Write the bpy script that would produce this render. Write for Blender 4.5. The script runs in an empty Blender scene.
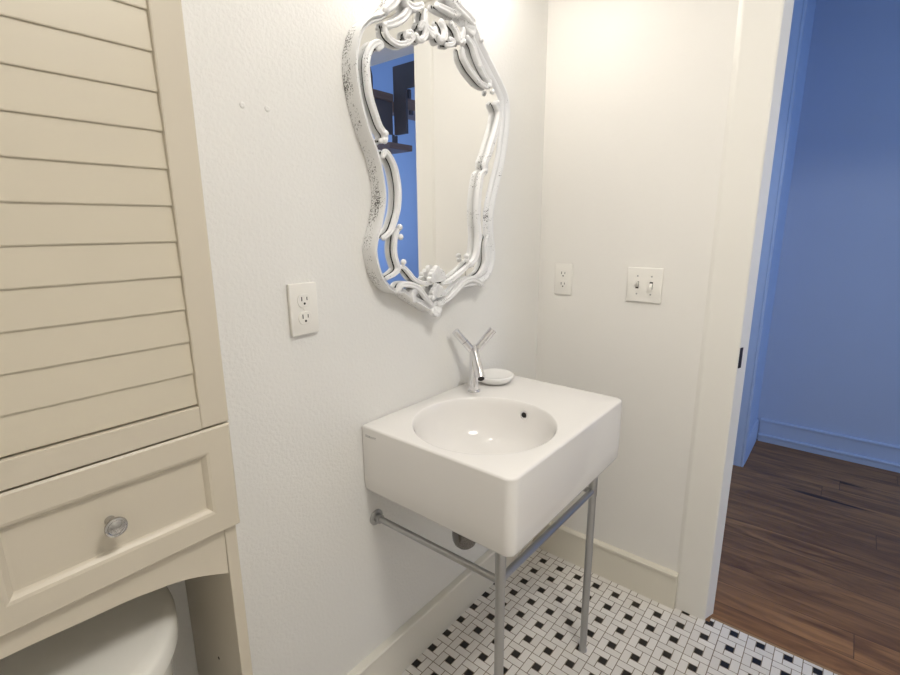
import bpy, bmesh, math, random
from mathutils import Vector, Matrix
import numpy as np

S = bpy.context.scene
COL = S.collection
PI = math.pi
random.seed(3)

# ---------------------------------------------------------------- camera, sky, light, exposure
cam_d = bpy.data.cameras.new('camera')
cam = bpy.data.objects.new('camera', cam_d)
COL.objects.link(cam)
S.camera = cam
YAW, PITCH, ROLL = 0.689276381, -0.224704817, -0.00789123744
_f = Vector((math.cos(YAW)*math.cos(PITCH), math.sin(YAW)*math.cos(PITCH), math.sin(PITCH)))
_r = Vector((math.sin(YAW), -math.cos(YAW), 0))
_u = _r.cross(_f)
_r2 = math.cos(ROLL)*_r + math.sin(ROLL)*_u
_u2 = -math.sin(ROLL)*_r + math.cos(ROLL)*_u
M = Matrix((( _r2.x, _u2.x, -_f.x), (_r2.y, _u2.y, -_f.y), (_r2.z, _u2.z, -_f.z))).to_4x4()
M.translation = Vector((-1.68394571, -0.93669557, 1.3578801))
cam.matrix_world = M
cam_d.sensor_fit = 'HORIZONTAL'
cam_d.sensor_width = 36.0
cam_d.lens = 36.0*487.858254/900.0
cam_d.clip_start = 0.01

world = bpy.data.worlds.new('sky')
S.world = world
world.use_nodes = True
bg = world.node_tree.nodes['Background']
bg.inputs['Color'].default_value = (0.30, 0.52, 1.0, 1)
bg.inputs['Strength'].default_value = 1.0

S.view_settings.view_transform = 'Standard'
S.view_settings.look = 'None'
S.view_settings.gamma = 1.0
S.view_settings.use_curve_mapping = False
S.view_settings.exposure = 0.09

DAY = 25.0         # W of daylight through the hall window
HALL_FILL = 8.0        # W of fill light in a window added at the other end
WARM = (1.0, 0.94, 0.86)
CEILC = (1.0, 0.965, 0.91)
VAN_E = 46.0       # emission strength of the vanity bulbs
CEIL_E = 32.0       # emission strength of the added ceiling fill lamp
BLUE = (0.38, 0.58, 1.0)

def area(name, loc, rot, sx, sy, power, color):
    d = bpy.data.lights.new(name, 'AREA')
    d.shape = 'RECTANGLE'; d.size = sx; d.size_y = sy
    d.energy = power; d.color = color
    o = bpy.data.objects.new(name, d); COL.objects.link(o)
    o.location = loc; o.rotation_euler = rot
    return o
# daylight entering through the window at the end of the hall (fills its opening); the inner light is added fill
area('hall_fill_light_inner', (0.75, 0.69, 1.6), (-PI/2, 0, 0), 1.0, 1.5, HALL_FILL, BLUE)  # unseen light, added to brighten the near face of the return wall
area('hall_window_daylight', (1.0, -4.18, 1.6), (PI/2, 0, 0), 1.2, 1.5, DAY, BLUE)

# ---------------------------------------------------------------- materials
class G:
    """tiny expression builder for node maths"""
    def __init__(s, nt): s.nt = nt
    def m(s, op, *a):
        n = s.nt.nodes.new('ShaderNodeMath'); n.operation = op
        for i, v in enumerate(a):
            if isinstance(v, (int, float)): n.inputs[i].default_value = v
            else: s.nt.links.new(v, n.inputs[i])
        return n.outputs[0]
    def mix(s, f, a, b):
        n = s.nt.nodes.new('ShaderNodeMix'); n.data_type = 'RGBA'
        for k, v in ((0, f), (6, a), (7, b)):
            if isinstance(v, (int, float)): n.inputs[k].default_value = v
            elif isinstance(v, tuple): n.inputs[k].default_value = (*v[:3], 1)
            else: s.nt.links.new(v, n.inputs[k])
        return n.outputs[2]
    def noise(s, scale, detail=2, rough=0.5, vec=None, dist=0.0):
        n = s.nt.nodes.new('ShaderNodeTexNoise')
        n.inputs['Scale'].default_value = scale; n.inputs['Detail'].default_value = detail
        n.inputs['Roughness'].default_value = rough; n.inputs['Distortion'].default_value = dist
        if vec is not None: s.nt.links.new(vec, n.inputs['Vector'])
        return n.outputs['Fac']
    def ramp(s, f, a, b):
        n = s.nt.nodes.new('ShaderNodeMapRange'); n.inputs[1].default_value = a; n.inputs[2].default_value = b
        n.interpolation_type = 'SMOOTHSTEP'
        s.nt.links.new(f, n.inputs[0]); return n.outputs[0]

def newmat(name, color, rough=0.5, metal=0.0, spec=0.5):
    m = bpy.data.materials.new(name); m.use_nodes = True
    b = m.node_tree.nodes['Principled BSDF']
    b.inputs['Base Color'].default_value = (*color, 1)
    b.inputs['Roughness'].default_value = rough
    b.inputs['Metallic'].default_value = metal
    b.inputs['Specular IOR Level'].default_value = spec
    return m, b, G(m.node_tree)

def objvec(g, scale=(1, 1, 1)):
    t = g.nt.nodes.new('ShaderNodeTexCoord')
    mp = g.nt.nodes.new('ShaderNodeMapping'); mp.inputs['Scale'].default_value = scale
    g.nt.links.new(t.outputs['Object'], mp.inputs['Vector'])
    return mp.outputs[0]

def bump(g, b, h, strength, dist):
    n = g.nt.nodes.new('ShaderNodeBump')
    n.inputs['Strength'].default_value = strength; n.inputs['Distance'].default_value = dist
    g.nt.links.new(h, n.inputs['Height']); g.nt.links.new(n.outputs[0], b.inputs['Normal'])

def paint(name, color, rough=0.4, bscale=0, bstr=0.3, bdist=0.002, var=0.02, spec=0.5):
    m, b, g = newmat(name, color, rough, 0, spec)
    v = objvec(g)
    n = g.noise(3.0, 3, 0.6, v)
    dk = tuple(c*(1-var) for c in color); lt = tuple(min(1, c*(1+var)) for c in color)
    g.nt.links.new(g.mix(n, dk, lt), b.inputs['Base Color'])
    if bscale:
        h = g.noise(bscale, 3, 0.55, v)
        bump(g, b, h, bstr, bdist)
    return m

wallA_m = paint('white_orange_peel_paint', (0.82, 0.81, 0.78), 0.40, 125, 0.55, 0.003)
wallB_m = paint('white_rolled_paint', (0.82, 0.80, 0.76), 0.45, 55, 0.25, 0.002)
trim_m = paint('white_trim_paint', (0.82, 0.80, 0.75), 0.3, 14, 0.12, 0.002)
base_m = paint('cream_baseboard_paint', (0.78, 0.74, 0.64), 0.3, 14, 0.1, 0.002)
hallw_m = paint('hall_pale_blue_paint', (0.47, 0.57, 0.76), 0.5, 60, 0.2, 0.002)
ceil_m = paint('ceiling_paint', (0.84, 0.83, 0.80), 0.6, 60, 0.2, 0.002)
cab_m = paint('cream_cabinet_paint', (0.61, 0.55, 0.445), 0.33, 30, 0.06, 0.001)
slat_m = paint('cream_louver_paint', (0.61, 0.55, 0.435), 0.36, 30, 0.06, 0.001)
china_m, _b, _g = newmat('glazed_ceramic', (0.83, 0.81, 0.785), 0.08)
toilet_m, _b, _g = newmat('toilet_ceramic', (0.80, 0.78, 0.72), 0.15)
dish_m, _b, _g = newmat('soap_dish_ceramic', (0.84, 0.83, 0.81), 0.22)
chrome_m, _b, _g = newmat('polished_chrome', (0.78, 0.78, 0.80), 0.06, 1.0)
shaded_chrome_m, _b, _g = newmat('shade_darkened_chrome', (0.20, 0.19, 0.18), 0.2, 1.0)  # chrome darkened to paint in the shade under the basin
knob_m, _b, _g = newmat('brushed_nickel', (0.52, 0.51, 0.50), 0.16, 1.0)
steel_m, _b, _g = newmat('satin_chrome', (0.46, 0.46, 0.46), 0.33, 1.0)
dark_m, _b, _g = newmat('dark_recess', (0.012, 0.011, 0.010), 0.6)
plast_m, _b, _g = newmat('white_plastic', (0.84, 0.82, 0.77), 0.28)
slot_m, _b, _g = newmat('dark_slot', (0.02, 0.018, 0.016), 0.5)
logo_m, _b, _g = newmat('grey_print', (0.12, 0.12, 0.13), 0.4)
bronze_m, _b, _g = newmat('dark_bronze', (0.045, 0.03, 0.025), 0.4, 0.7)
stairsteel_m = paint('dark_stair_steel', (0.20, 0.155, 0.135), 0.55, 20, 0.2, 0.002, 0.3)
mirror_m, _b, _g = newmat('mirror_silver', (0.93, 0.93, 0.92), 0.0, 1.0)
shade_m, _b, _g = newmat('opal_glass', (0.85, 0.83, 0.8), 0.3)
def emis(name, color, strength):
    m = bpy.data.materials.new(name); m.use_nodes = True
    b = m.node_tree.nodes['Principled BSDF']
    b.inputs['Base Color'].default_value = (0, 0, 0, 1)
    b.inputs['Emission Color'].default_value = (*color, 1); b.inputs['Emission Strength'].default_value = strength
    return m

# distressed white frame: white paint rubbed through to a black undercoat
def frame_mat(name, lo, hi):
    m, b, g = newmat(name, (0.80, 0.80, 0.80), 0.30)
    v = objvec(g)
    n1 = g.noise(260, 4, 0.7, v); n2 = g.noise(14, 2, 0.6, v)
    s = g.m('MULTIPLY', n1, g.m('ADD', n2, 0.45))
    f = g.ramp(s, lo, hi)
    g.nt.links.new(g.mix(f, (0.84, 0.84, 0.84), (0.05, 0.045, 0.04)), b.inputs['Base Color'])
    bump(g, b, n1, 0.15, 0.001)
    return m
frame_m = frame_mat('distressed_white_paint', 0.63, 0.70)
frameside_m = frame_mat('rubbed_white_paint', 0.50, 0.62)

back_m, _b, _g = newmat('black_undercoat', (0.015, 0.014, 0.013), 0.6)

# pinwheel mosaic: one black square inside four 1x2 white tiles, 76 mm repeat
def tile_mat():
    m, b, g = newmat('pinwheel_mosaic', (0.8, 0.8, 0.78), 0.25)
    geo = g.nt.nodes.new('ShaderNodeNewGeometry')
    sep = g.nt.nodes.new('ShaderNodeSeparateXYZ'); g.nt.links.new(geo.outputs['Position'], sep.inputs[0])
    p = 0.0762/3
    U = g.m('MULTIPLY', g.m('ADD', sep.outputs[0], 0.08 + 0.0381), 1/p)
    V = g.m('MULTIPLY', g.m('ADD', sep.outputs[1], 0.03 + 0.0381), 1/p)
    cu = g.m('FLOOR', g.m('DIVIDE', U, 3.0)); cv = g.m('FLOOR', g.m('DIVIDE', V, 3.0))
    u = g.m('FLOORED_MODULO', U, 3.0); v = g.m('FLOORED_MODULO', V, 3.0)
    rects = [(1, 2, 1, 2), (0, 2, 2, 3), (2, 3, 1, 3), (1, 3, 0, 1), (0, 1, 0, 2)]
    d = None; idx = None
    ds = []
    for (a, b_, c, e) in rects:
        du = g.m('SUBTRACT', g.m('ABSOLUTE', g.m('SUBTRACT', u, (a+b_)/2)), (b_-a)/2)
        dv = g.m('SUBTRACT', g.m('ABSOLUTE', g.m('SUBTRACT', v, (c+e)/2)), (e-c)/2)
        dd = g.m('MAXIMUM', du, dv); ds.append(dd)
    dall = ds[0]
    for q in ds[1:]: dall = g.m('MINIMUM', dall, q)
    tile = g.ramp(dall, -0.03, -0.065)              # 1 inside a tile, 0 in the grout
    dot = g.m('LESS_THAN', ds[0], 0.0)
    key = g.m('ADD', g.m('MULTIPLY', cu, 7.13), g.m('MULTIPLY', cv, 3.71))
    for i, q in enumerate(ds[1:]):
        key = g.m('ADD', key, g.m('MULTIPLY', g.m('LESS_THAN', q, 0.0), 0.37*(i+1)))
    wn = g.nt.nodes.new('ShaderNodeTexWhiteNoise'); wn.noise_dimensions = '1D'
    g.nt.links.new(key, wn.inputs['W'])
    white = g.mix(wn.outputs['Value'], (0.74, 0.71, 0.67), (0.84, 0.81, 0.77))
    body = g.mix(dot, white, (0.014, 0.012, 0.011))
    gr = g.noise(5, 3, 0.6, geo.outputs['Position'])
    grout = g.mix(gr, (0.05, 0.035, 0.022), (0.36, 0.29, 0.20))
    g.nt.links.new(g.mix(tile, grout, body), b.inputs['Base Color'])
    rr = g.m('SUBTRACT', 0.8, g.m('MULTIPLY', tile, 0.55))
    g.nt.links.new(rr, b.inputs['Roughness'])
    bump(g, b, tile, 0.5, 0.0012)
    return m
tile_m = tile_mat()

# wide dark planks running along the hall (Y)
def wood_floor():
    m, b, g = newmat('dark_plank_floor', (0.1, 0.06, 0.04), 0.38)
    geo = g.nt.nodes.new('ShaderNodeNewGeometry')
    sep = g.nt.nodes.new('ShaderNodeSeparateXYZ'); g.nt.links.new(geo.outputs['Position'], sep.inputs[0])
    wd = 0.125
    px = g.m('DIVIDE', sep.outputs[0], wd); row = g.m('FLOOR', px); fx = g.m('FRACT', px)
    off = g.m('MULTIPLY', g.m('FRACT', g.m('MULTIPLY', g.m('SINE', g.m('MULTIPLY', row, 12.9898)), 43758.5)), 1.2)
    py = g.m('DIVIDE', g.m('ADD', sep.outputs[1], off), 1.2); cy = g.m('FLOOR', py); fy = g.m('FRACT', py)
    key = g.m('ADD', g.m('MULTIPLY', row, 3.17), g.m('MULTIPLY', cy, 7.77))
    wn = g.nt.nodes.new('ShaderNodeTexWhiteNoise'); wn.noise_dimensions = '1D'; g.nt.links.new(key, wn.inputs['W'])
    cmb = g.nt.nodes.new('ShaderNodeCombineXYZ')
    g.nt.links.new(g.m('MULTIPLY', sep.outputs[0], 14.0), cmb.inputs[0])
    g.nt.links.new(g.m('MULTIPLY', sep.outputs[1], 1.6), cmb.inputs[1])
    g.nt.links.new(g.m('MULTIPLY', wn.outputs['Value'], 30.0), cmb.inputs[2])
    grain = g.noise(1.6, 6, 0.62, cmb.outputs[0], 0.6)
    knot = g.noise(0.75, 2, 0.5, cmb.outputs[0], 0.3)
    c1 = g.mix(g.ramp(grain, 0.3, 0.72), (0.13, 0.056, 0.020), (0.40, 0.20, 0.075))
    c2 = g.mix(g.m('MULTIPLY', wn.outputs['Value'], 0.35), c1, (0.16, 0.075, 0.03))
    c3 = g.mix(g.ramp(knot, 0.64, 0.74), c2, (0.035, 0.016, 0.010))
    seam = g.m('MINIMUM', g.m('MINIMUM', fx, g.m('SUBTRACT', 1.0, fx)), g.m('MULTIPLY', g.m('MINIMUM', fy, g.m('SUBTRACT', 1.0, fy)), 9.6))
    sm = g.ramp(seam, 0.018, 0.006)
    g.nt.links.new(g.mix(g.m('MULTIPLY', sm, 0.6), c3, (0.03, 0.016, 0.010)), b.inputs['Base Color'])
    g.nt.links.new(g.m('ADD', 0.30, g.m('MULTIPLY', grain, 0.25)), b.inputs['Roughness'])
    bump(g, b, g.m('SUBTRACT', grain, g.m('MULTIPLY', sm, 0.8)), 0.15, 0.002)
    return m
wood_m = wood_floor()
def tread_mat():
    m, b, g = newmat('brown_tread_wood', (0.24, 0.15, 0.11), 0.45)
    n = g.noise(6, 4, 0.6, objvec(g, (1, 12, 12)))
    g.nt.links.new(g.mix(n, (0.28, 0.15, 0.095), (0.52, 0.32, 0.22)), b.inputs['Base Color'])
    return m
tread_m = tread_mat()

# ---------------------------------------------------------------- mesh helpers
def obj(name, bm, mat, parent=None, smooth=None, loc=None):
    me = bpy.data.meshes.new(name)
    bmesh.ops.recalc_face_normals(bm, faces=bm.faces[:])
    bm.to_mesh(me); bm.free()
    if isinstance(mat, (list, tuple)):
        for q in mat: me.materials.append(q)
    else: me.materials.append(mat)
    if smooth is not None:
        me.shade_smooth()
        me.set_sharp_from_angle(angle=math.radians(smooth))
    o = bpy.data.objects.new(name, me); COL.objects.link(o)
    if parent is not None:
        o.parent = parent
        r = parent
        while r.parent is not None: r = r.parent
        if r is parent: o.location = -parent.location      # mesh data is in world coordinates
    return o
def thing(name, label, cat, loc=(0, 0, 0), group=None):
    o = bpy.data.objects.new(name, None); COL.objects.link(o)
    o.location = loc; o.empty_display_size = 0.05
    o['label'] = label; o['category'] = cat
    if group: o['group'] = group
    return o
def tag(o, label, cat, group=None):
    o['label'] = label; o['category'] = cat
    if group: o['group'] = group
    return o
def struct(name, bm, mat, parent=None, smooth=None):
    o = obj(name, bm, mat, parent, smooth)
    if parent is None: o['kind'] = 'structure'
    return o

def box(bm, x0, x1, y0, y1, z0, z1, bev=0.0, seg=2, mi=0):
    r = bmesh.ops.create_cube(bm, size=1.0)
    vs = r['verts']
    for v in vs:
        v.co = Vector(((x0+x1)/2 + v.co.x*(x1-x0), (y0+y1)/2 + v.co.y*(y1-y0), (z0+z1)/2 + v.co.z*(z1-z0)))
    fs = {f for v in vs for f in v.link_faces}
    for f in fs: f.material_index = mi
    if bev > 0:
        es = {e for v in vs for e in v.link_edges}
        bmesh.ops.bevel(bm, geom=list(es), offset=bev, segments=seg, profile=0.5, affect='EDGES')
    return bm
def B(*a, **k):
    return box(bmesh.new(), *a, **k)

def loft(bm, loops, close=True, cap0=False, cap1=False):
    rows = [[bm.verts.new(p) for p in L] for L in loops]
    n = len(rows[0])
    for a, b in zip(rows[:-1], rows[1:]):
        for i in range(n if close else n-1):
            j = (i+1) % n
            bm.faces.new((a[i], a[j], b[j], b[i]))
    if cap0: bm.faces.new(rows[0])
    if cap1: bm.faces.new(rows[-1])
    return rows

def lathe(bm, prof, seg=32, axis='z', org=(0, 0, 0), cap0=True, cap1=True, mat=None):
    """prof: (radius, height)"""
    loops = []
    for r, h in prof:
        L = []
        for i in range(seg):
            t = 2*PI*i/seg
            p = Vector((r*math.cos(t), r*math.sin(t), h))
            if axis == 'y': p = Vector((p.x, -p.z, p.y))      # grows towards -y
            if axis == 'x': p = Vector((-p.z, p.x, p.y))      # grows towards -x
            if mat is not None: p = mat @ p
            L.append(p + Vector(org))
        loops.append(L)
    loft(bm, loops, True, cap0, cap1)
    return bm

def catmull(pts, n=6, closed=False):
    P = [Vector(p) for p in pts]; out = []
    N = len(P)
    rng = range(N) if closed else range(N-1)
    for i in rng:
        if closed: p0, p1, p2, p3 = P[(i-1) % N], P[i], P[(i+1) % N], P[(i+2) % N]
        else:
            p1, p2 = P[i], P[i+1]
            p0 = P[i-1] if i > 0 else 2*p1-p2
            p3 = P[i+2] if i+2 < N else 2*p2-p1
        for k in range(n):
            t = k/n
            out.append(0.5*((2*p1) + (p2-p0)*t + (2*p0-5*p1+4*p2-p3)*t*t + (3*p1-p0-3*p2+p3)*t*t*t))
    if not closed: out.append(P[-1].copy())
    return out

def tube(bm, pts, rad, seg=12, flat=1.0, up=Vector((0, -1, 0)), cap=True, groove=0.0):
    """round tube along pts; rad number or function(t)"""
    P = [Vector(p) for p in pts]
    loops = []
    n = len(P)
    prev = None
    for i in range(n):
        d = (P[min(i+1, n-1)] - P[max(i-1, 0)]).normalized()
        a = prev if prev is not None else up
        a = (a - d*a.dot(d))
        if a.length < 1e-4: a = d.orthogonal()
        a.normalize(); prev = a
        b = d.cross(a)
        r = rad(i/(n-1)) if callable(rad) else rad
        loops.append([P[i] + a*(r*flat*math.cos(2*PI*k/seg)*(1-groove*math.exp(-(min(k, seg-k)*2*PI/seg/0.42)**2))) + b*(r*math.sin(2*PI*k/seg)) for k in range(seg)])
    loft(bm, loops, True, cap, cap)
    return bm
def rod(p0, p1, r, seg=20):
    return tube(bmesh.new(), [p0, p1], r, seg)

def prism(bm, poly, axis, a, b):
    """extrude a 2D polygon between a and b along axis; poly in the other two coords (in xyz order)"""
    def pt(p, t):
        return Vector((t, p[0], p[1])) if axis == 'x' else Vector((p[0], t, p[1])) if axis == 'y' else Vector((p[0], p[1], t))
    loft(bm, [[pt(p, a) for p in poly], [pt(p, b) for p in poly]], True, True, True)
    return bm

# ---------------------------------------------------------------- the room shell
RX0, RY0, RH = -2.15, -2.35, 2.50           # bathroom: x RX0..0, y RY0..0
DY0, DY1, DH = -1.46, -0.697, 2.155         # doorway in the right wall
WT = 0.155                                  # right wall thickness
HX1, HY0, HY1, HH = 1.835, -4.2, 0.6, 3.3   # hall

bm = B(RX0, 0.0, RY0, 0.0, -0.05, 0.0)
box(bm, 0.0, 0.022, DY0, DY1-0.018, -0.05, 0.0)
struct('floor', bm, tile_m)
tan_m = paint('tan_edge_strip', (0.34, 0.22, 0.11), 0.4)
struct('trim_2', B(0.022, 0.030, DY0, DY1-0.019, -0.002, 0.0015), tan_m)
struct('ceiling', B(RX0, 0.0, RY0, 0.0, RH, RH+0.05), ceil_m)
struct('wall_back', B(RX0-0.1, 0.0, 0.0, 0.1, -0.05, RH+0.05), wallA_m)
bm = bmesh.new()
box(bm, 0, WT, DY1, HY1, -0.05, HH); box(bm, 0, WT, HY0, DY0, -0.05, HH); box(bm, 0, WT, DY0, DY1, DH, HH)
struct('wall_right', bm, wallB_m)
struct('wall_left', B(RX0-0.1, RX0, RY0-0.1, 0.0, -0.05, RH+0.05), wallB_m)
struct('wall_front', B(RX0, 0.0, RY0-0.1, RY0, -0.05, RH+0.05), wallB_m)

# hall beyond the doorway
bm = B(0.0, HX1+0.1, HY0-0.1, HY1+0.1, -0.05, -0.001)
struct('floor_hall', bm, wood_m)
struct('ceiling_hall', B(0.0, HX1+0.1, HY0-0.1, HY1+0.1, HH, HH+0.05), ceil_m)
struct('wall_hall_far', B(HX1, HX1+0.1, HY0-0.1, HY1+0.1, -0.05, HH), hallw_m)
bm = bmesh.new()                             # end wall with a window opening
box(bm, 0, 0.4, HY0-0.1, HY0, -0.05, HH); box(bm, 1.6, HX1, HY0-0.1, HY0, -0.05, HH)
box(bm, 0.4, 1.6, HY0-0.1, HY0, -0.05, 0.85); box(bm, 0.4, 1.6, HY0-0.1, HY0, 2.35, HH)
struct('wall_hall_end', bm, hallw_m)
bm = bmesh.new()  # unseen end wall; its window opening is added for the fill light
box(bm, WT, 0.25, HY1, HY1+0.1, -0.05, HH); box(bm, 1.25, HX1, HY1, HY1+0.1, -0.05, HH)
box(bm, 0.25, 1.25, HY1, HY1+0.1, -0.05, 0.85); box(bm, 0.25, 1.25, HY1, HY1+0.1, 2.35, HH)
struct('wall_hall_inner', bm, hallw_m)
bm = bmesh.new()
box(bm, 0.25, 0.31, HY1+0.02, HY1+0.07, 0.85, 2.35); box(bm, 1.19, 1.25, HY1+0.02, HY1+0.07, 0.85, 2.35)
box(bm, 0.31, 1.19, HY1+0.02, HY1+0.07, 0.85, 0.91); box(bm, 0.31, 1.19, HY1+0.02, HY1+0.07, 2.29, 2.35)
struct('fill_window_frame', bm, trim_m)  # unseen frame added around the fill light's opening
bm = bmesh.new()
box(bm, 0.40, 0.46, HY0-0.09, HY0-0.03, 0.85, 2.35); box(bm, 1.54, 1.60, HY0-0.09, HY0-0.03, 0.85, 2.35)
box(bm, 0.46, 1.54, HY0-0.09, HY0-0.03, 0.85, 0.91); box(bm, 0.46, 1.54, HY0-0.09, HY0-0.03, 2.29, 2.35)
box(bm, 0.46, 1.54, HY0-0.085, HY0-0.035, 1.57, 1.62)
struct('window_1', bm, trim_m)
# projecting wall block at the far left of the hall with its corner board
PX, PY = 1.355, -0.590
struct('wall_hall_return', B(PX, HX1, PY, HY1, -0.05, HH), hallw_m)
bm = bmesh.new()
box(bm, PX-0.014, PX, PY-0.0, PY+0.10, 0.0, HH, 0.003)
box(bm, PX-0.014, PX+0.045, PY-0.014, PY, 0.0, HH, 0.004)
struct('trim_1', bm, hallw_m)

def baseboard(name, axis, a, b, at, sgn, h=0.132, t=0.018, mat=None):
    """board with a small rounded cap; at = wall plane, sgn = direction into the room"""
    prof = [(0, 0), (t, 0), (t, h-0.018), (t+0.005, h-0.014), (t+0.006, h-0.004), (t+0.002, h), (0, h)]
    bm = bmesh.new()
    poly = [(at+sgn*p[0], p[1]) for p in prof]
    prism(bm, poly, axis, a, b)
    return struct(name, bm, mat or base_m, None, 30)
baseboard('baseboard_back', 'x', RX0, 0.0, 0.0, -1, 0.145, 0.02, paint('cream_white_baseboard_paint', (0.80, 0.77, 0.69), 0.35, 14, 0.1, 0.002))
bm = bmesh.new()
def bb_y(bm, a, b, at, sgn, h, t):
    prof = [(0, 0), (t, 0), (t, h-0.018), (t+0.005, h-0.014), (t+0.006, h-0.004), (t+0.002, h), (0, h)]
    prism(bm, [(at+sgn*p[0], p[1]) for p in prof], 'y', a, b)
bb_y(bm, -0.602, -0.021, 0.0, -1, 0.142, 0.018)
bb_y(bm, RY0, DY0-0.095, 0.0, -1, 0.142, 0.018)
struct('baseboard_right', bm, base_m, None, 30)
bm = bmesh.new()
bb_y(bm, HY0, PY-0.02, HX1, -1, 0.145, 0.014)
bb_y(bm, HY0, PY-0.02, HX1-0.014, -1, 0.048, 0.012)
struct('baseboard_hall_far', bm, hallw_m, None, 30)
bm = bmesh.new()
prof = [(0, 0), (0.014, 0), (0.014, 0.13), (0.008, 0.145), (0, 0.145)]
prism(bm, [(PY-p[0], p[1]) for p in prof], 'x', PX+0.045, HX1-0.03)
struct('baseboard_hall_return', bm, hallw_m, None, 30)

# ---- doorway: jambs, head, casings
CW = 0.094
bm = bmesh.new()
box(bm, 0.0, WT, DY1-0.004, DY1+0.002, 0, DH, 0.001); box(bm, 0.0, WT, DY0-0.002, DY0+0.004, 0, DH, 0.001)
box(bm, 0.0, WT, DY0+0.004, DY1-0.004, DH-0.004, DH+0.002)
prism(bm, [(0.0, DY1-0.001), (0.05, DY1-0.019), (0.054, DY1-0.017), (0.056, DY1+0.001)], 'z', 0.0, DH-0.004)
door = struct('door_1', bm, trim_m)
bm = bmesh.new()
for s in (-1, 1):
    x0, x1 = (-0.0045, 0.0) if s < 0 else (WT, WT+0.018)
    if s < 0:     # thin board with a caulked, sloping outer edge
        prism(bm, [(0.0, DY1-0.002), (-0.0032, DY1-0.002), (-0.0045, DY1+0.001), (-0.0045, DY1+CW-0.006), (-0.0035, DY1+CW), (0.0, DY1+CW+0.010)], 'z', 0, DH+CW)
    else:
        box(bm, x0, x1, DY1-0.004, DY1+CW, 0, DH+CW, 0.003)
    box(bm, x0, x1, DY0-CW, DY0+0.004, 0, DH+CW, 0.003)
    box(bm, x0, x1, DY0+0.004, DY1-0.004, DH-0.004, DH+CW, 0.003)
    box(bm, min(x0-0.012, x0) if s < 0 else x0, x1 if s < 0 else x1+0.012, DY0-CW-0.012, DY1+CW+0.012, DH+CW, DH+CW+0.022, 0.004)
struct('casing', bm, trim_m, door)
bm = bmesh.new()
def fc(t, o): return (0.05*t - 0.338*o, DY1-0.001-0.018*t - 0.941*o)
prism(bm, [fc(0.01, 0.0), fc(0.42, 0.0), fc(0.42, 0.0016), fc(0.01, 0.0016)], 'z', 0.920, 0.985)
struct('strike_plate', bm, bronze_m, door)

# ---------------------------------------------------------------- over-toilet cabinet
CX = -1.68; CR = -1.3570; CL = 2*CX - CR; CF = -0.22     # centre, right and left faces, front of doors
cab = thing('bathroom_cabinet', 'cream louvered storage cabinet standing over the toilet tank', 'cabinet', (CX, -0.11, 0))
PR = -1.380
for side in (1, -1):
    def mx(x): return x if side > 0 else 2*CX - x
    a, b = sorted((mx(PR), mx(-1.361)))
    bm = B(a, b, CF+0.010, -0.004, 0.0, 1.80, 0.0015)
    if side > 0:
        # shelf-pin hole on the inner face
        lathe(bm, [(0.0028, 0.0), (0.0028, 0.0006)], 10, 'x', (PR+0.0001, -0.12, 0.576))
        for f in bm.faces:
            if len(f.verts) >= 10 or (abs(f.calc_center_median().x-PR) < 0.002 and abs(f.calc_center_median().z-0.576) < 0.004): f.material_index = 1
    obj('side_panel', bm, [cab_m, dark_m], cab)
obj('top_board', B(2*CX+1.343, -1.343, CF-0.012, -0.004, 1.80, 1.822, 0.005), cab_m, cab)
obj('back_board', B(2*CX-PR, PR, -0.012, -0.004, 0.86, 1.80), cab_m, cab)
obj('bottom_board', B(2*CX-PR, PR, CF+0.02, -0.012, 0.862, 0.878), cab_m, cab)
# apron with an arched lower edge
prf = [(-1.381, 0.803), (-1.401, 0.813), (-1.428, 0.825), (-1.456, 0.834), (-1.488, 0.840), (-1.521, 0.845), (-1.579, 0.849), (-1.63, 0.853), (-1.68, 0.854)]
arch = prf + [(2*CX-x, z) for x, z in prf[:-1][::-1]]
arch = [(p.x, p.y) for p in catmull([(x, z, 0) for x, z in arch], 4)]
poly = arch + [(2*CX-PR-0.0, 0.90), (PR+0.0, 0.90)]
bm = bmesh.new()
loops = [[Vector((x, yy, z)) for x, z in poly] for yy in (CF+0.012, CF+0.030)]
loft(bm, loops, True, True, True)
obj('apron', bm, cab_m, cab)

def louver_door(x0, x1, z0, z1):
    st, rl = 0.0415, 0.0355
    y0, y1 = CF, CF+0.019
    bm = bmesh.new()
    box(bm, x0, x0+st, y0, y1, z0, z1, 0.0025); box(bm, x1-st, x1, y0, y1, z0, z1, 0.0025)
    box(bm, x0+st, x1-st, y0, y1, z0, z0+rl, 0.0015); box(bm, x0+st, x1-st, y0, y1, z1-rl-0.02, z1, 0.0015)
    d = obj('door', bm, cab_m, cab)
    bm = bmesh.new()
    a, b = x0+st-0.001, x1-st+0.001
    zz = z0+rl+0.0025; top = z1-rl-0.02
    k = 0
    while zz < top-0.01:
        h = 0.0472
        zt = min(zz+h+0.012, top+0.002)
        # slat: lower edge stands out, upper edge tucks behind the slat above
        pr = [(y0+0.0056, zz), (y0+0.0050, zz+0.0015), (y0+0.0082, zt), (y0+0.015, zt), (y0+0.010, zz)]
        prism(bm, pr, 'x', a, b)
        zz += h
    obj('louver_panel', bm, slat_m, d)
    return d
louver_door(CX+0.0015, CR, 1.0665, 1.790)
louver_door(CL, CX-0.0015, 1.0665, 1.790)

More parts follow.
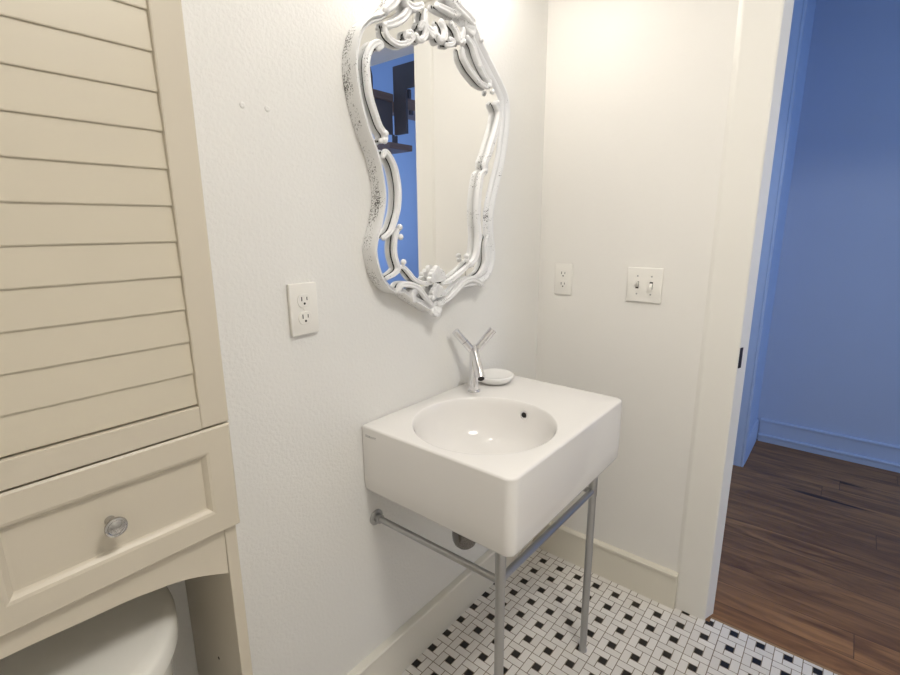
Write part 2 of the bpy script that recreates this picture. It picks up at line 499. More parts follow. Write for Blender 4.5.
def drawer(x0, x1, z0, z1):
    y0 = CF; y1 = CF+0.02; fw = 0.040
    bm = bmesh.new()
    def L(i, y): return [Vector((x0+i, y, z0+i)), Vector((x1-i, y, z0+i)), Vector((x1-i, y, z1-i)), Vector((x0+i, y, z1-i))]
    loops = [L(0, y1), L(0, y0+0.003), L(0.003, y0), L(fw-0.004, y0), L(fw, y0+0.0015), L(fw+0.004, y0+0.006), L(fw+0.006, y0+0.009), L(fw+0.010, y0+0.0095)]
    loft(bm, loops, True, True, True)
    d = obj('drawer', bm, cab_m, cab)
    obj('drawer_box', B(x0+0.03, x1-0.03, CF+0.03, -0.03, z0+0.015, z1-0.02), cab_m, d)
    kx, kz = (x0+x1)/2, (z0+z1)/2
    bm = bmesh.new()
    KS = 0.88
    lathe(bm, [(r*KS, h*KS) for r, h in [(0.0075, -0.009), (0.0065, -0.004), (0.0052, 0.002), (0.0058, 0.007), (0.0105, 0.012), (0.0145, 0.0155), (0.0155, 0.0185), (0.0148, 0.0205), (0.0118, 0.0215), (0.0108, 0.0208), (0.006, 0.0225), (0.0012, 0.0232)]], 28, 'y', (kx-0.009, y0+0.0018, kz+0.0005))
    obj('knob', bm, knob_m, d, 35)
drawer(CX+0.0015, CR, 0.888, 1.0635)
drawer(CL, CX-0.0015, 0.888, 1.0635)

cab.rotation_euler = (0, 0.0025, 0)
# ---------------------------------------------------------------- toilet behind and below the cabinet
wc = thing('toilet', 'off-white ceramic toilet with a rounded tank lid under the cream cabinet', 'toilet', (CX, -0.35, 0))
def tank_loop(z, hw, f, bk, n=48, e=2.7):
    """D-shaped outline: straight back at y=bk, superellipse front reaching y=f"""
    out = []
    for i in range(n+1):
        t = PI*i/n
        c, s = math.cos(t), math.sin(t)
        x = hw*math.copysign(abs(c)**(2/e), c); y = bk + (f-bk)*abs(s)**(2/e)
        out.append(Vector((CX+x, y, z)))
    return out
bm = bmesh.new()
loft(bm, [tank_loop(0.385, 0.200, -0.205, -0.03), tank_loop(0.40, 0.210, -0.215, -0.03), tank_loop(0.60, 0.233, -0.24, -0.03), tank_loop(0.694, 0.240, -0.245, -0.03)], True, True, True)
obj('tank', bm, toilet_m, wc, 40)
bm = bmesh.new()
EX = 2.35
lid = [(0.694, 0.252, -0.262), (0.697, 0.257, -0.270), (0.724, 0.257, -0.270), (0.733, 0.251, -0.264), (0.738, 0.238, -0.249), (0.741, 0.16, -0.18)]
loft(bm, [tank_loop(z, hw, f, -0.022, 48, EX) for z, hw, f in lid], True, True, True)
obj('tank_lid', bm, toilet_m, wc, 50)
def oval(z, cy, a, b, n=48, e=2.2):
    L = []
    for i in range(n):
        t = 2*PI*i/n; c, s = math.cos(t), math.sin(t)
        L.append(Vector((CX+a*math.copysign(abs(c)**(2/e), c), cy+b*math.copysign(abs(s)**(2/e), s), z)))
    return L
bm = bmesh.new()
loft(bm, [oval(0.0, -0.38, 0.115, 0.24), oval(0.03, -0.38, 0.115, 0.24), oval(0.10, -0.38, 0.10, 0.22), oval(0.22, -0.42, 0.12, 0.24), oval(0.33, -0.47, 0.17, 0.24), oval(0.385, -0.475, 0.185, 0.245), oval(0.392, -0.475, 0.18, 0.24)], True, True, True)
obj('bowl', bm, toilet_m, wc, 50)
bm = bmesh.new()
box(bm, CX-0.10, CX+0.10, -0.30, -0.05, 0.20, 0.384, 0.03, 3)
obj('bowl_shelf', bm, toilet_m, wc, 40)
bm = bmesh.new()
loft(bm, [oval(0.393, -0.485, 0.185, 0.225), oval(0.410, -0.485, 0.19, 0.23), oval(0.412, -0.485, 0.185, 0.225)], True, True, True)
obj('seat', bm, toilet_m, wc, 40)
bm = bmesh.new()
loft(bm, [oval(0.413, -0.485, 0.188, 0.228), oval(0.428, -0.485, 0.19, 0.23), oval(0.434, -0.485, 0.18, 0.22), oval(0.437, -0.485, 0.10, 0.13)], True, True, True)
obj('seat_lid', bm, toilet_m, wc, 40)

# ---------------------------------------------------------------- washbasin
BX0, BX1, BYF, BZ0, BZ1 = -0.915, -0.300, -0.465, 0.666, 0.855
BC = Vector((-0.699, -0.239)); BR = 0.186
def rrect(inset, z, rf=0.024, rb=0.004, drop=0.0):
    x0, x1, y0, y1 = BX0+inset, BX1-inset, BYF+inset, -0.001-min(inset, 0.004)
    rf = max(rf-inset, 0.004)
    pts = []
    def corner(cx, cy, r, a0, n):
        for k in range(n+1):
            a = a0 + (PI/2)*k/n
            pts.append((cx+r*math.cos(a), cy+r*math.sin(a)))
    def side(p, q, n):
        for k in range(1, n):
            t = k/n; pts.append((p[0]+(q[0]-p[0])*t, p[1]+(q[1]-p[1])*t))
    corner(x1-rb, y1-rb, rb, 0, 4);  side((x1-rb, y1), (x0+rb, y1), 22)
    corner(x0+rb, y1-rb, rb, PI/2, 4); side((x0, y1-rb), (x0, y0+rf), 18)
    corner(x0+rf, y0+rf, rf, PI, 8);  side((x0+rf, y0), (x1-rf, y0), 22)
    corner(x1-rf, y0+rf, rf, 1.5*PI, 8); side((x1, y0+rf), (x1, y1-rb), 18)
    return [Vector((x, y, z)) for x, y in pts]
topo = rrect(0.006, BZ1)
th = [math.atan2(p.y-BC.y, p.x-BC.x) for p in topo]
def circ(r, z, cx=None, cy=None): return [Vector((BC.x+r*math.cos(t), BC.y+r*math.sin(t), z)) for t in th]
bowl_prof = [(0.1905, BZ1-0.0004), (0.1885, BZ1-0.0016), (0.1872, BZ1-0.004), (0.184, BZ1-0.010), (0.181, BZ1-0.025), (0.176, BZ1-0.05), (0.166, BZ1-0.08), (0.150, BZ1-0.105), (0.125, BZ1-0.122), (0.09, BZ1-0.130), (0.05, BZ1-0.134), (0.024, BZ1-0.136)]
loops = [rrect(0.016, BZ0), rrect(0.007, BZ0+0.0015), rrect(0.003, BZ0+0.005), rrect(0.0008, BZ0+0.011), rrect(0.0, BZ0+0.05), rrect(0.0, BZ1-0.006), rrect(0.0006, BZ1-0.0035), rrect(0.002, BZ1-0.0014), rrect(0.004, BZ1-0.0003), topo]
cr = circ(0.1925, BZ1)
loops.append([a*0.6+b*0.4 for a, b in zip(topo, cr)])
loops.append(cr)
loops += [circ(r, z) for r, z in bowl_prof]
bm = bmesh.new(); loft(bm, loops, True, True, False)
# drain recess closes the bowl
rows = [circ(0.024, BZ1-0.136), circ(0.022, BZ1-0.142)]
loft(bm, rows, True, False, True)
bmesh.ops.remove_doubles(bm, verts=bm.verts[:], dist=1e-5)
basin = obj('washbasin', bm, china_m, None, 40)
tag(basin, 'white square ceramic washbasin with a round bowl, mounted on the wall below the mirror', 'sink')
bm = bmesh.new(); lathe(bm, [(0.0215, -0.004), (0.0215, 0.001), (0.017, 0.0025), (0.004, 0.001)], 28, 'z', (BC.x, BC.y, BZ1-0.136))
obj('drain_strainer', bm, steel_m, basin, 40)
# overflow hole in the bowl wall: found where it sits on the far right side
OA = math.radians(-5.0); OR, OZ = 0.1800, BZ1-0.035
on = Vector((-math.cos(OA), -math.sin(OA), 0.12)).normalized()
q = on.to_track_quat('Z', 'Y').to_matrix()
oc = Vector((BC.x+OR*math.cos(OA), BC.y+OR*math.sin(OA), OZ))
bm = bmesh.new(); lathe(bm, [(0.0085, 0.0005), (0.0125, 0.0005), (0.0125, 0.0022), (0.0105, 0.003), (0.0088, 0.0022), (0.0085, 0.0005)], 28, 'z', oc, False, False, q)
obj('overflow_ring', bm, chrome_m, basin, 40)
bm = bmesh.new(); lathe(bm, [(0.0095, -0.002), (0.0095, 0.0016)], 24, 'z', oc, True, True, q)
obj('overflow_hole', bm, dark_m, basin)
# maker's mark printed on the left side near the top back corner
cu = bpy.data.curves.new('mark', 'FONT'); cu.body = 'DURAVIT'; cu.size = 0.0085; cu.extrude = 0.0001
cu.space_character = 1.15
tmp = bpy.data.objects.new('mark_tmp', cu); COL.objects.link(tmp)
bpy.context.view_layer.update()
me = bpy.data.meshes.new_from_object(tmp.evaluated_get(bpy.context.evaluated_depsgraph_get()))
bpy.data.objects.remove(tmp)
me.materials.append(logo_m)
lg = bpy.data.objects.new('maker_mark', me); COL.objects.link(lg)
lg.parent = basin
lg.matrix_basis = Matrix.Translation((BX0-0.0003, -0.016, 0.8265)) @ Matrix(((0, 0, -1, 0), (-1, 0, 0, 0), (0, 1, 0, 0), (0, 0, 0, 1)))

# ---------------------------------------------------------------- faucet
FB = Vector((-0.519, -0.072, BZ1))
fct = thing('faucet', 'chrome Y-shaped two-handle faucet standing on the washbasin rim', 'faucet', FB)
bm = bmesh.new(); lathe(bm, [(0.0195, 0.0), (0.0195, 0.003), (0.0185, 0.0045), (0.0140, 0.005)], 32, 'z', FB)
obj('base_flange', bm, chrome_m, fct, 40)
bm = bmesh.new(); lathe(bm, [(0.0142, 0.004), (0.0142, 0.136), (0.0136, 0.1405), (0.010, 0.144), (0.003, 0.1452)], 32, 'z', FB)
obj('body', bm, chrome_m, fct, 40)
fa = math.radians(-42)
fd = Vector((math.sin(fa), -math.cos(fa), 0)); fs = Vector((math.cos(fa), math.sin(fa), 0))
J = FB + Vector((0, 0, 0.136))
tip = J + fd*0.103 + Vector((0, 0, -0.064))
bm = tube(bmesh.new(), [J - fd*0.004 + Vector((0, 0, 0.0025)), tip], 0.0126, 28, up=Vector((0, 0, 1)))
obj('spout', bm, chrome_m, fct, 40)
dd = (tip-J).normalized()
bm = tube(bmesh.new(), [tip - dd*0.001, tip + dd*0.0006], 0.0095, 24, up=Vector((0, 0, 1)))
obj('aerator', bm, slot_m, fct)
for s in (1, -1):
    a0 = J + Vector((0, 0, -0.012)); ad = (fs*s*0.052 + Vector((0, 0, 0.062))).normalized()
    def seg_rod(t0, t1, r): return tube(bmesh.new(), [a0+ad*t0, a0+ad*t1], r, 28, up=fd)
    ar = obj('handle_arm', seg_rod(0.0, 0.046, 0.0118), chrome_m, fct, 40)
    h = obj('handle', seg_rod(0.0472, 0.091, 0.0122), chrome_m, fct, 40)

# ---------------------------------------------------------------- soap dish
bm = bmesh.new()
DS = 1.05
prof = [(0.030, 0.0), (0.040, 0.0015), (0.052, 0.008), (0.0585, 0.016), (0.0605, 0.0215), (0.0600, 0.0245), (0.0575, 0.0262), (0.054, 0.0255), (0.040, 0.0225), (0.020, 0.0215), (0.004, 0.021)]
lathe(bm, [(r*DS, h*DS) for r, h in prof], 56, 'z', (-0.403, -0.070, BZ1))
dish = obj('soap_dish', bm, dish_m, None, 50)
tag(dish, 'round white soap dish on the back right corner of the washbasin', 'soap dish')

# ---------------------------------------------------------------- console stand under the basin
LL = Vector((-0.879, -0.415)); LR = Vector((-0.386, -0.420)); ZR = 0.578
st = thing('console_stand', 'grey metal leg stand holding up the front of the washbasin', 'sink stand', ((LL.x+LR.x)/2, -0.42, 0))
for p in (LL, LR):
    bm = bmesh.new()
    lathe(bm, [(0.0130, 0.0), (0.0130, 0.004), (0.0112, 0.006), (0.0112, 0.562), (0.0125, 0.5625), (0.0125, BZ0-0.0005)], 28, 'z', (p.x, p.y, 0.0))
    obj('leg', bm, steel_m, st, 40)
obj('front_rail', rod((LL.x, LL.y, ZR), (LR.x, LR.y, ZR), 0.0090), steel_m, st, 40)
for p in (LL, LR):
    obj('side_rail', rod((p.x, p.y, ZR-0.004), (p.x, -0.001, ZR-0.010), 0.0086), steel_m, st, 40)
    bm = bmesh.new(); lathe(bm, [(0.0225, 0.0005), (0.0225, 0.003), (0.020, 0.0055), (0.0125, 0.007), (0.0125, 0.020), (0.009, 0.0205)], 30, 'y', (p.x, 0.0, ZR-0.010))
    obj('wall_flange', bm, steel_m, st, 40)

# ---------------------------------------------------------------- drain trap under the basin
tr = thing('drain_trap', 'chrome drain trap cup showing just below the washbasin underside', 'drain pipe', (BC.x, -0.2, 0.46))
tx = -0.745; ty = -0.210
bm = bmesh.new()
lathe(bm, [(0.010, 0.494), (0.021, 0.498), (0.029, 0.506), (0.0335, 0.517), (0.035, 0.53), (0.035, 0.575), (0.033, 0.579), (0.020, 0.582)], 36, 'z', (tx, ty, 0))
obj('trap_cup', bm, shaded_chrome_m, tr, 40)
obj('tailpiece', tube(bmesh.new(), catmull([(BC.x, BC.y, BZ0-0.001), (BC.x-0.004, BC.y+0.003, 0.635), (tx+0.006, ty-0.006, 0.605), (tx, ty, 0.583)], 6), 0.0155, 18, up=Vector((1, 0, 0))), steel_m, tr, 40)
obj('outlet_pipe', rod((tx+0.012, ty+0.030, 0.557), (-0.665, -0.002, 0.566), 0.0150), steel_m, tr, 40)
bm = bmesh.new(); lathe(bm, [(0.034, 0.0005), (0.033, 0.004), (0.020, 0.009)], 30, 'y', (-0.665, 0, 0.566))
obj('escutcheon', bm, steel_m, tr, 40)

# ---------------------------------------------------------------- outlets and switch
def on_wall(wall):
    """local (right, out, up) -> world, for a plate on wall A (back) or wall B (right)"""
    if wall == 'A': return Matrix(((1, 0, 0), (0, -1, 0), (0, 0, 1)))
    return Matrix(((0, -1, 0), (-1, 0, 0), (0, 0, 1)))
def wbox(o, R, a0, a1, d0, d1, z0, z1, bev=0.0, seg=2):
    bm = B(a0, a1, d0, d1, z0, z1, bev=bev, seg=seg)
    for v in bm.verts: v.co = R @ v.co + Vector(o)
    return bm
def outlet(wall, c, label, prot):
    R = on_wall(wall); t = thing('electrical_outlet', label, 'outlet', c, None)
    obj('cover_plate', wbox(c, R, -0.035, 0.035, 0.0003, prot, -0.0575, 0.0575, 0.0022, 3), plast_m, t, 40)
    for s in (1, -1):
        zc = s*0.0195
        bm = bmesh.new()
        # receptacle face: circle cut flat at top and bottom
        L = []
        for k in range(36):
            a = 2*PI*k/36; L.append((0.0172*math.cos(a), max(-0.0142, min(0.0142, 0.0172*math.sin(a)))))
        loft(bm, [[Vector((x, prot-0.001, zc+z)) for x, z in L], [Vector((x, prot+0.0012, zc+z)) for x, z in L], [Vector((x*0.96, prot+0.0018, zc+z*0.96)) for x, z in L]], True, True, True)
        for v in bm.verts: v.co = R @ v.co + Vector(c)
        rc = obj('receptacle', bm, plast_m, t, 40)
        f = prot+0.0014
        obj('slot', wbox(c, R, -0.0078, -0.0056, f-0.001, f+0.0007, zc-0.001, zc+0.0085), slot_m, rc)
        obj('slot', wbox(c, R, 0.0056, 0.0076, f-0.001, f+0.0007, zc+0.000, zc+0.0075), slot_m, rc)
        bm = bmesh.new(); lathe(bm, [(0.0027, f-0.001), (0.0027, f+0.0007)], 14, 'z')
        Q = R @ Matrix(((1, 0, 0), (0, 0, 1), (0, -1, 0)))
        for v in bm.verts: v.co = Q @ v.co + R @ Vector((0, 0, zc-0.0068)) + Vector(c)
        obj('slot', bm, slot_m, rc)
    bm = bmesh.new(); lathe(bm, [(0.003, prot-0.0005), (0.003, prot+0.0008), (0.001, prot+0.0012)], 14, 'z')
    Q = R @ Matrix(((1, 0, 0), (0, 0, 1), (0, -1, 0)))
    for v in bm.verts: v.co = Q @ v.co + Vector(c)
    obj('screw', bm, plast_m, t, 40)
    return t
outlet('A', (-1.065, 0, 1.181), 'white electrical outlet on the mirror wall, between the cabinet and the mirror', 0.0105)
outlet('B', (0, -0.104, 1.161), 'white electrical outlet on the right wall, in the corner beside the mirror wall', 0.006)
c = (0, -0.401, 1.159); R = on_wall('B')
sw = thing('light_switch', 'white double toggle light switch plate on the wall left of the doorway', 'light switch', c)
obj('cover_plate', wbox(c, R, -0.0575, 0.0575, 0.0003, 0.0075, -0.058, 0.058, 0.0025, 3), plast_m, sw, 40)
for k, s in enumerate((-1, 1)):
    x = s*0.023
    well = obj('toggle_well', wbox(c, R, x-0.0052, x+0.0052, 0.006, 0.0079, -0.012, 0.012), slot_m if k == 1 else bronze_m, sw)
    up = 1 if k == 0 else -1
    bm = bmesh.new()
    loft(bm, [[Vector((x+a*0.0045, 0.006, b*0.0095)) for a, b in ((-1, -1), (1, -1), (1, 1), (-1, 1))],
              [Vector((x+a*0.0034, 0.0185, up*0.009+b*0.004)) for a, b in ((-1, -1), (1, -1), (1, 1), (-1, 1))]], True, True, True)
    for v in bm.verts: v.co = R @ v.co + Vector(c)
    obj('toggle', bm, plast_m, sw)
    for zz in (0.030, -0.030):
        bm = bmesh.new(); lathe(bm, [(0.0029, 0.007), (0.0029, 0.0081), (0.001, 0.0086)], 14, 'z')
        Q = R @ Matrix(((1, 0, 0), (0, 0, 1), (0, -1, 0)))
        for v in bm.verts: v.co = Q @ v.co + R @ Vector((x, 0, zz)) + Vector(c)
        obj('screw', bm, steel_m, sw, 40)

# two screw-anchor bumps left in the mirror wall
for p in ((-1.161, 1.584), (-1.109, 1.586)):
    bm = bmesh.new(); lathe(bm, [(0.006, 0.0002), (0.005, 0.0016), (0.0025, 0.0024), (0.0012, 0.0016)], 18, 'y', (p[0], 0, p[1]))
    o = obj('wall_anchor', bm, wallA_m, None, 60)
    tag(o, 'left of two painted wall anchor bumps above the outlet' if p[0] < -1.13 else 'right of two painted wall anchor bumps above the outlet', 'wall anchor', 'painted wall anchors')

# ---------------------------------------------------------------- ornate mirror
mir = thing('wall_mirror', 'ornate white distressed rococo mirror hanging above the washbasin', 'mirror', (-0.61, 0, 1.55))
OUT = [(-0.829, 1.826), (-0.862, 1.81), (-0.892, 1.783), (-0.908, 1.749), (-0.916, 1.716), (-0.917, 1.685), (-0.908, 1.63), (-0.888, 1.571), (-0.863, 1.52), (-0.85, 1.47), (-0.846, 1.424), (-0.859, 1.373), (-0.877, 1.327), (-0.882, 1.291), (-0.869, 1.242), (-0.844, 1.208), (-0.813, 1.19), (-0.788, 1.187), (-0.766, 1.171), (-0.736, 1.154), (-0.709, 1.14), (-0.676, 1.121), (-0.646, 1.125), (-0.601, 1.149), (-0.554, 1.17), (-0.515, 1.176), (-0.453, 1.177), (-0.399, 1.195), (-0.372, 1.235), (-0.367, 1.282), (-0.38, 1.344), (-0.376, 1.406), (-0.355, 1.467), (-0.323, 1.544), (-0.303, 1.62), (-0.294, 1.694), (-0.307, 1.749), (-0.342, 1.785), (-0.374, 1.811), (-0.395, 1.827), (-0.431, 1.853), (-0.46, 1.878), (-0.479, 1.898), (-0.515, 1.909), (-0.541, 1.937), (-0.583, 1.956), (-0.63, 1.963), (-0.685, 1.953), (-0.745, 1.92), (-0.779, 1.885), (-0.8, 1.855)]
SCR = {
 'L1':[(-0.846, 1.748), (-0.837, 1.756), (-0.846, 1.76), (-0.864, 1.75), (-0.877, 1.732), (-0.884, 1.711), (-0.884, 1.684), (-0.879, 1.646), (-0.866, 1.613), (-0.852, 1.585), (-0.837, 1.57), (-0.836, 1.557), (-0.848, 1.553)],
 'L2':[(-0.843, 1.52), (-0.836, 1.53), (-0.821, 1.518), (-0.808, 1.498), (-0.801, 1.473), (-0.797, 1.448), (-0.798, 1.422), (-0.803, 1.395), (-0.814, 1.369), (-0.829, 1.345), (-0.853, 1.331)],
 'L3':[(-0.794, 1.354), (-0.805, 1.347), (-0.813, 1.33), (-0.817, 1.308), (-0.816, 1.286), (-0.81, 1.268), (-0.806, 1.252), (-0.82, 1.241), (-0.845, 1.233)],
 'L4':[(-0.805, 1.257), (-0.787, 1.256), (-0.766, 1.239), (-0.748, 1.222), (-0.717, 1.209), (-0.681, 1.205)],
 'L5':[(-0.808, 1.196), (-0.8, 1.209), (-0.782, 1.211), (-0.752, 1.205), (-0.726, 1.19), (-0.706, 1.169), (-0.682, 1.147)],
 'R5':[(-0.441, 1.177), (-0.467, 1.191), (-0.498, 1.2), (-0.542, 1.192), (-0.58, 1.169), (-0.613, 1.153), (-0.648, 1.143)],
 'R4':[(-0.498, 1.252), (-0.528, 1.236), (-0.566, 1.218), (-0.603, 1.204), (-0.63, 1.2)],
 'R3':[(-0.429, 1.515), (-0.45, 1.505), (-0.459, 1.476), (-0.467, 1.433), (-0.469, 1.384), (-0.463, 1.331), (-0.468, 1.292), (-0.478, 1.265), (-0.503, 1.243)],
 'R2':[(-0.381, 1.712), (-0.364, 1.695), (-0.364, 1.673), (-0.379, 1.634), (-0.399, 1.595), (-0.414, 1.565), (-0.43, 1.541), (-0.429, 1.518)],
 'R1':[(-0.54, 1.82), (-0.535, 1.801), (-0.513, 1.781), (-0.486, 1.767), (-0.452, 1.753), (-0.417, 1.752), (-0.408, 1.767)],
 'R1b':[(-0.518, 1.854), (-0.495, 1.84), (-0.481, 1.819), (-0.462, 1.798), (-0.438, 1.777), (-0.413, 1.763)],
 'R6':[(-0.411, 1.327), (-0.421, 1.309), (-0.426, 1.284), (-0.426, 1.247), (-0.447, 1.218), (-0.478, 1.205)],
 'T1':[(-0.822, 1.799), (-0.82, 1.785), (-0.805, 1.775), (-0.779, 1.773), (-0.752, 1.783), (-0.734, 1.799), (-0.741, 1.808), (-0.755, 1.802), (-0.755, 1.794)],
 'T2':[(-0.745, 1.866), (-0.749, 1.85), (-0.767, 1.831), (-0.797, 1.812), (-0.822, 1.801)],
 'T3':[(-0.72, 1.807), (-0.713, 1.8), (-0.699, 1.804), (-0.687, 1.818), (-0.687, 1.835), (-0.698, 1.839), (-0.705, 1.828)],
 'T4':[(-0.686, 1.868), (-0.69, 1.85), (-0.683, 1.834), (-0.665, 1.83), (-0.65, 1.839)],
 'T5':[(-0.641, 1.895), (-0.61, 1.895), (-0.577, 1.895), (-0.552, 1.907), (-0.565, 1.894)],
 'T6':[(-0.626, 1.863), (-0.614, 1.848), (-0.615, 1.83), (-0.631, 1.819), (-0.638, 1.826)],
 'T7':[(-0.586, 1.87), (-0.565, 1.856), (-0.553, 1.836), (-0.54, 1.854), (-0.535, 1.869)],
 'T8':[(-0.607, 1.815), (-0.586, 1.82), (-0.578, 1.829), (-0.59, 1.833)],
 'T9':[(-0.726, 1.92), (-0.751, 1.887), (-0.752, 1.866), (-0.729, 1.863), (-0.7, 1.877)],
 'T10':[(-0.624, 1.953), (-0.597, 1.935), (-0.577, 1.918), (-0.535, 1.907), (-0.491, 1.896)],
 'T11':[(-0.817, 1.834), (-0.795, 1.853), (-0.774, 1.88), (-0.74, 1.911)],
}
BUD = [(-0.789, 1.269), (-0.799, 1.356), (-0.797, 1.332), (-0.523, 1.259), (-0.525, 1.271), (-0.432, 1.518), (-0.4, 1.741), (-0.373, 1.716), (-0.42, 1.753), (-0.84, 1.554), (-0.836, 1.57), (-0.567, 1.907), (-0.538, 1.839), (-0.625, 1.822), (-0.75, 1.799), (-0.705, 1.802), (-0.456, 1.865), (-0.465, 1.797)]
LEAF = [(-0.657, 1.228), (-0.658, 1.181)]
GY = -0.032
outl = catmull([(x, 0, z) for x, z in OUT], 5, True)
def inward(P):
    n = len(P); N = []
    for i in range(n):
        d = P[(i+1) % n] - P[i-1]
        N.append(Vector((-d.z, 0, d.x)).normalized())
    for _ in range(10):
        N = [(N[i-1] + N[i]*2 + N[(i+1) % n]).normalized() for i in range(n)]
    return N
cen = Vector((-0.61, 0, 1.55))
NV = inward(outl)
if sum(nv.dot(cen-p) for nv, p in zip(NV, outl)) < 0: NV = [-v for v in NV]
# glass
bm = bmesh.new()
L = [p + nv*0.006 for p, nv in zip(outl, NV)]
loft(bm, [[Vector((p.x, -0.003, p.z)) for p in L], [Vector((p.x, GY, p.z)) for p in L]], True, True, True)
glass = obj('mirror_glass', bm, mirror_m, mir)
# rim: side wall, rolled front and inner fillets, swept along the outline
def rimw(p): return 0.0165 + max(0.0, min(1.0, (p.x+0.82)/0.45))*0.026
RP = [(0.0, -0.001), (0.0, -0.030), (0.02, -0.040), (0.14, -0.046), (0.30, -0.045), (0.42, -0.038), (0.50, -0.036), (0.58, -0.040), (0.72, -0.041), (0.84, -0.036), (0.93, -0.030), (1.0, -0.0205)]
loops = []
for a, y in RP:
    loops.append([Vector((p.x, y, p.z)) + nv*(rimw(p)*a) for p, nv in zip(outl, NV)])
bm = bmesh.new(); rows = loft(bm, loops, True)
bm.faces.ensure_lookup_table()
for f in bm.faces:
    if all(v.co.y > -0.041 for v in f.verts) and min(v.co.y for v in f.verts) > -0.0405 and any(v.co.y > -0.0011 for v in f.verts): f.material_index = 1
obj('frame', bm, [frame_m, frameside_m], mir, 60)
# carved scrolls standing over the glass
def scroll(name, pts, r0, y=-0.0435, taper=0.5, ridge=True):
    P = catmull([(x, y, z) for x, z in pts], 6)
    def rr(t): return r0*(0.45+0.55*math.sin(PI*min(1, max(0, 0.10+0.80*t)))**taper)
    bm = tube(bmesh.new(), P, rr, 20, 1.25, Vector((0, -1, 0)), True, 0.42)
    for e in (P[0], P[-1]):
        r = bmesh.ops.create_icosphere(bm, subdivisions=2, radius=r0*0.85)
        for v in r['verts']: v.co = Vector((v.co.x, v.co.y*0.9, v.co.z)) + e
    bmesh.ops.recalc_face_normals(bm, faces=bm.faces[:])
    for f in bm.faces:
        if f.normal.y > 0.88: f.material_index = 1
    return obj(name, bm, [frame_m, back_m], mir, 60)
WID = dict(L1=0.0095, L2=0.0095, L3=0.0085, L4=0.0075, L5=0.010, R5=0.011, R4=0.0095, R3=0.0125, R2=0.0125, R1=0.0095, R1b=0.0105, R6=0.0085,
           T1=0.0085, T2=0.012, T3=0.0095, T4=0.010, T5=0.011, T6=0.010, T7=0.010, T8=0.008, T9=0.013, T10=0.016, T11=0.013)
for k, pts in SCR.items(): scroll('scroll', pts, WID[k]*0.86)
for x, z in BUD:
    bm = bmesh.new(); bmesh.ops.create_icosphere(bm, subdivisions=2, radius=0.0080)
    for v in bm.verts: v.co = v.co + Vector((x, -0.047, z))
    obj('bead', bm, frame_m, mir, 60)
# leaves: lobed, domed plates
def leaf(cx, cz, rad, rot, lob=5, y=-0.037, spread=2.2):
    """fan of folded, round-tipped petals joined at the base"""
    bm = bmesh.new()
    for k in range(lob):
        a = rot + PI/2 + (k-(lob-1)/2)*spread/(lob-1)
        L = rad*(1.0 if k == lob//2 else 0.88); w = rad*1.45/lob
        r = bmesh.ops.create_uvsphere(bm, u_segments=16, v_segments=10, radius=1.0)
        for v in r['verts']:
            t = (v.co.x+1)/2                        # 0 base .. 1 tip
            ww = w*(0.45+0.75*t)
            px, pz = t*L*1.05 - 0.12*rad, v.co.y*ww
            py = -abs(v.co.z)*0.009 if v.co.z > 0 else 0.010
            py += 0.005*abs(v.co.y)*(-1 if v.co.z > 0 else 0) + 0.006*(1-t) - 0.010*t*t
            v.co = Vector((cx + px*math.cos(a) - pz*math.sin(a), y + py - 0.0006*k, cz + px*math.sin(a) + pz*math.cos(a)))
    return obj('leaf', bm, frame_m, mir, 50)
leaf(-0.660, 1.208, 0.048, 0.0, 7, -0.039, 2.6)
leaf(-0.660, 1.165, 0.042, 0.1, 7, -0.041, 2.8)
leaf(-0.664, 1.135, 0.030, PI+0.2, 3, -0.038, 1.2)
leaf(-0.735, 1.175, 0.034, 1.2, 3, -0.036, 1.1)
leaf(-0.61, 1.93, 0.070, 0.0, 7, -0.038, 2.8)
leaf(-0.70, 1.905, 0.045, 0.9, 5, -0.038)
leaf(-0.52, 1.885, 0.045, -0.9, 5, -0.038)
leaf(-0.665, 1.842, 0.030, PI, 3, -0.038, 1.2)

# ---------------------------------------------------------------- vanity light above the mirror
vl = thing('vanity_light', 'white vanity light bar with glass shades above the mirror', 'wall lamp', (-0.62, -0.02, 2.27))
obj('back_plate', B(-0.92, -0.34, -0.028, -0.0005, 2.235, 2.305, 0.006), trim_m, vl)
bulb_m = emis('lit_bulb', WARM, VAN_E)
for x in (-0.83, -0.43):
    y = -0.105
    a = obj('arm', tube(bmesh.new(), catmull([(x, -0.02, 2.27), (x, -0.07, 2.285), (x, y, 2.27), (x, y, 2.245)], 6), 0.007, 12, up=Vector((1, 0, 0))), chrome_m, vl, 40)
    bm = bmesh.new()
    lathe(bm, [(0.020, 2.25), (0.030, 2.238), (0.058, 2.205), (0.070, 2.15), (0.067, 2.15), (0.055, 2.203), (0.027, 2.235), (0.018, 2.246)], 32, 'z', (x, y, 0), False, False)
    obj('lamp_shade', bm, shade_m, vl, 40)
    bm = bmesh.new(); bmesh.ops.create_uvsphere(bm, u_segments=20, v_segments=12, radius=0.046)
    for v in bm.verts: v.co += Vector((x, y, 2.150))
    obj('bulb', bm, bulb_m, vl, 60)

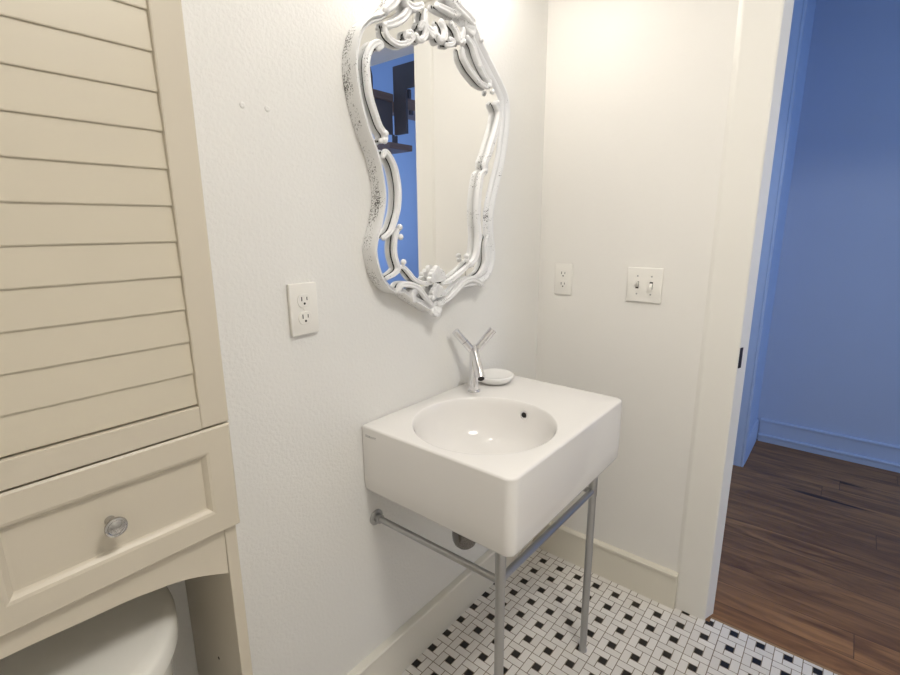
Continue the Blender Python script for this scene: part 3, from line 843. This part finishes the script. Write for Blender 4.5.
# unseen ceiling lamp added for general fill: shallow opal bowl
cl = thing('ceiling_fill_lamp', 'round white opal fill lamp added out of view on the bathroom ceiling', 'fill lamp', (-1.15, -1.25, RH))
bm = bmesh.new(); lathe(bm, [(0.25, RH-0.001), (0.25, RH-0.02), (0.24, RH-0.024)], 40, 'z', (-1.15, -1.25, 0))
obj('base_ring', bm, steel_m, cl, 40)
bm = bmesh.new(); lathe(bm, [(0.235, RH-0.022), (0.228, RH-0.045), (0.190, RH-0.072), (0.12, RH-0.090), (0.02, RH-0.098)], 40, 'z', (-1.15, -1.25, 0))
obj('diffuser', bm, emis('lit_opal', CEILC, CEIL_E), cl, 60)

# ---------------------------------------------------------------- staircase in the hall, seen in the mirror
sc = thing('open_staircase', 'dark steel open staircase with brown wooden treads, reflected in the mirror', 'stairs', (1.2, -2.1, 0))

SX = 1.20
bm = bmesh.new()
# zigzag steel plate beside the treads
for poly in ([(-2.03, 2.05), (-1.90, 2.05), (-1.90, 2.365), (-1.60, 2.365), (-1.60, 2.60), (-1.77, 2.60), (-1.77, 2.535), (-2.03, 2.535)],):
    prism(bm, [(y, z) for y, z in poly], 'x', SX-0.02, SX)
obj('stringer', bm, stairsteel_m, sc)
obj('stringer', prism(bmesh.new(), [(-2.60, 2.25), (-2.30, 2.25), (-2.30, 2.53), (-2.32, 2.60), (-2.60, 2.75)], 'x', SX+0.0, SX+0.02), stairsteel_m, sc)
def tread(x0, x1, y0, y1, z0, z1): obj('tread', B(x0, x1, y0, y1, z0, z1, 0.003), tread_m, sc)
def steel(name, *a): obj(name, B(*a), stairsteel_m, sc)
tread(0.72, SX-0.022, -2.33, -2.03, 2.29, 2.345)
steel('riser', 0.95, SX-0.022, -2.06, -2.045, 2.055, 2.288)
tread(SX+0.002, 1.80, -2.15, -1.90, 2.222, 2.30)
steel('bracket', SX+0.03, SX+0.06, -1.92, -1.90, 2.19, 2.221)
steel('post', SX+0.015, SX+0.04, -1.925, -1.90, 2.302, 2.366)
tread(1.10, 1.345, -2.25, -2.0, 1.945, 1.99)
steel('post', 1.16, 1.175, -2.04, -2.025, 1.991, 2.052)
steel('post', 1.215, 1.232, -2.07, -2.05, 1.991, 2.052)
steel('bracket', 1.10, 1.13, -2.22, -2.185, 1.76, 1.944)
steel('bracket', 1.24, 1.30, -2.19, -2.17, 1.67, 1.73)
steel('post', 1.26, 1.28, -2.19, -2.17, 1.731, 1.944)
# upper floor beam carrying the stair
steel('beam', SX-0.02, 1.30, -1.75, -1.62, 2.60, HH-0.001)
tread(0.72, SX-0.022, -2.62, -2.32, 2.52, 2.575)
steel('riser', 0.95, SX-0.022, -2.345, -2.33, 2.29, 2.519)
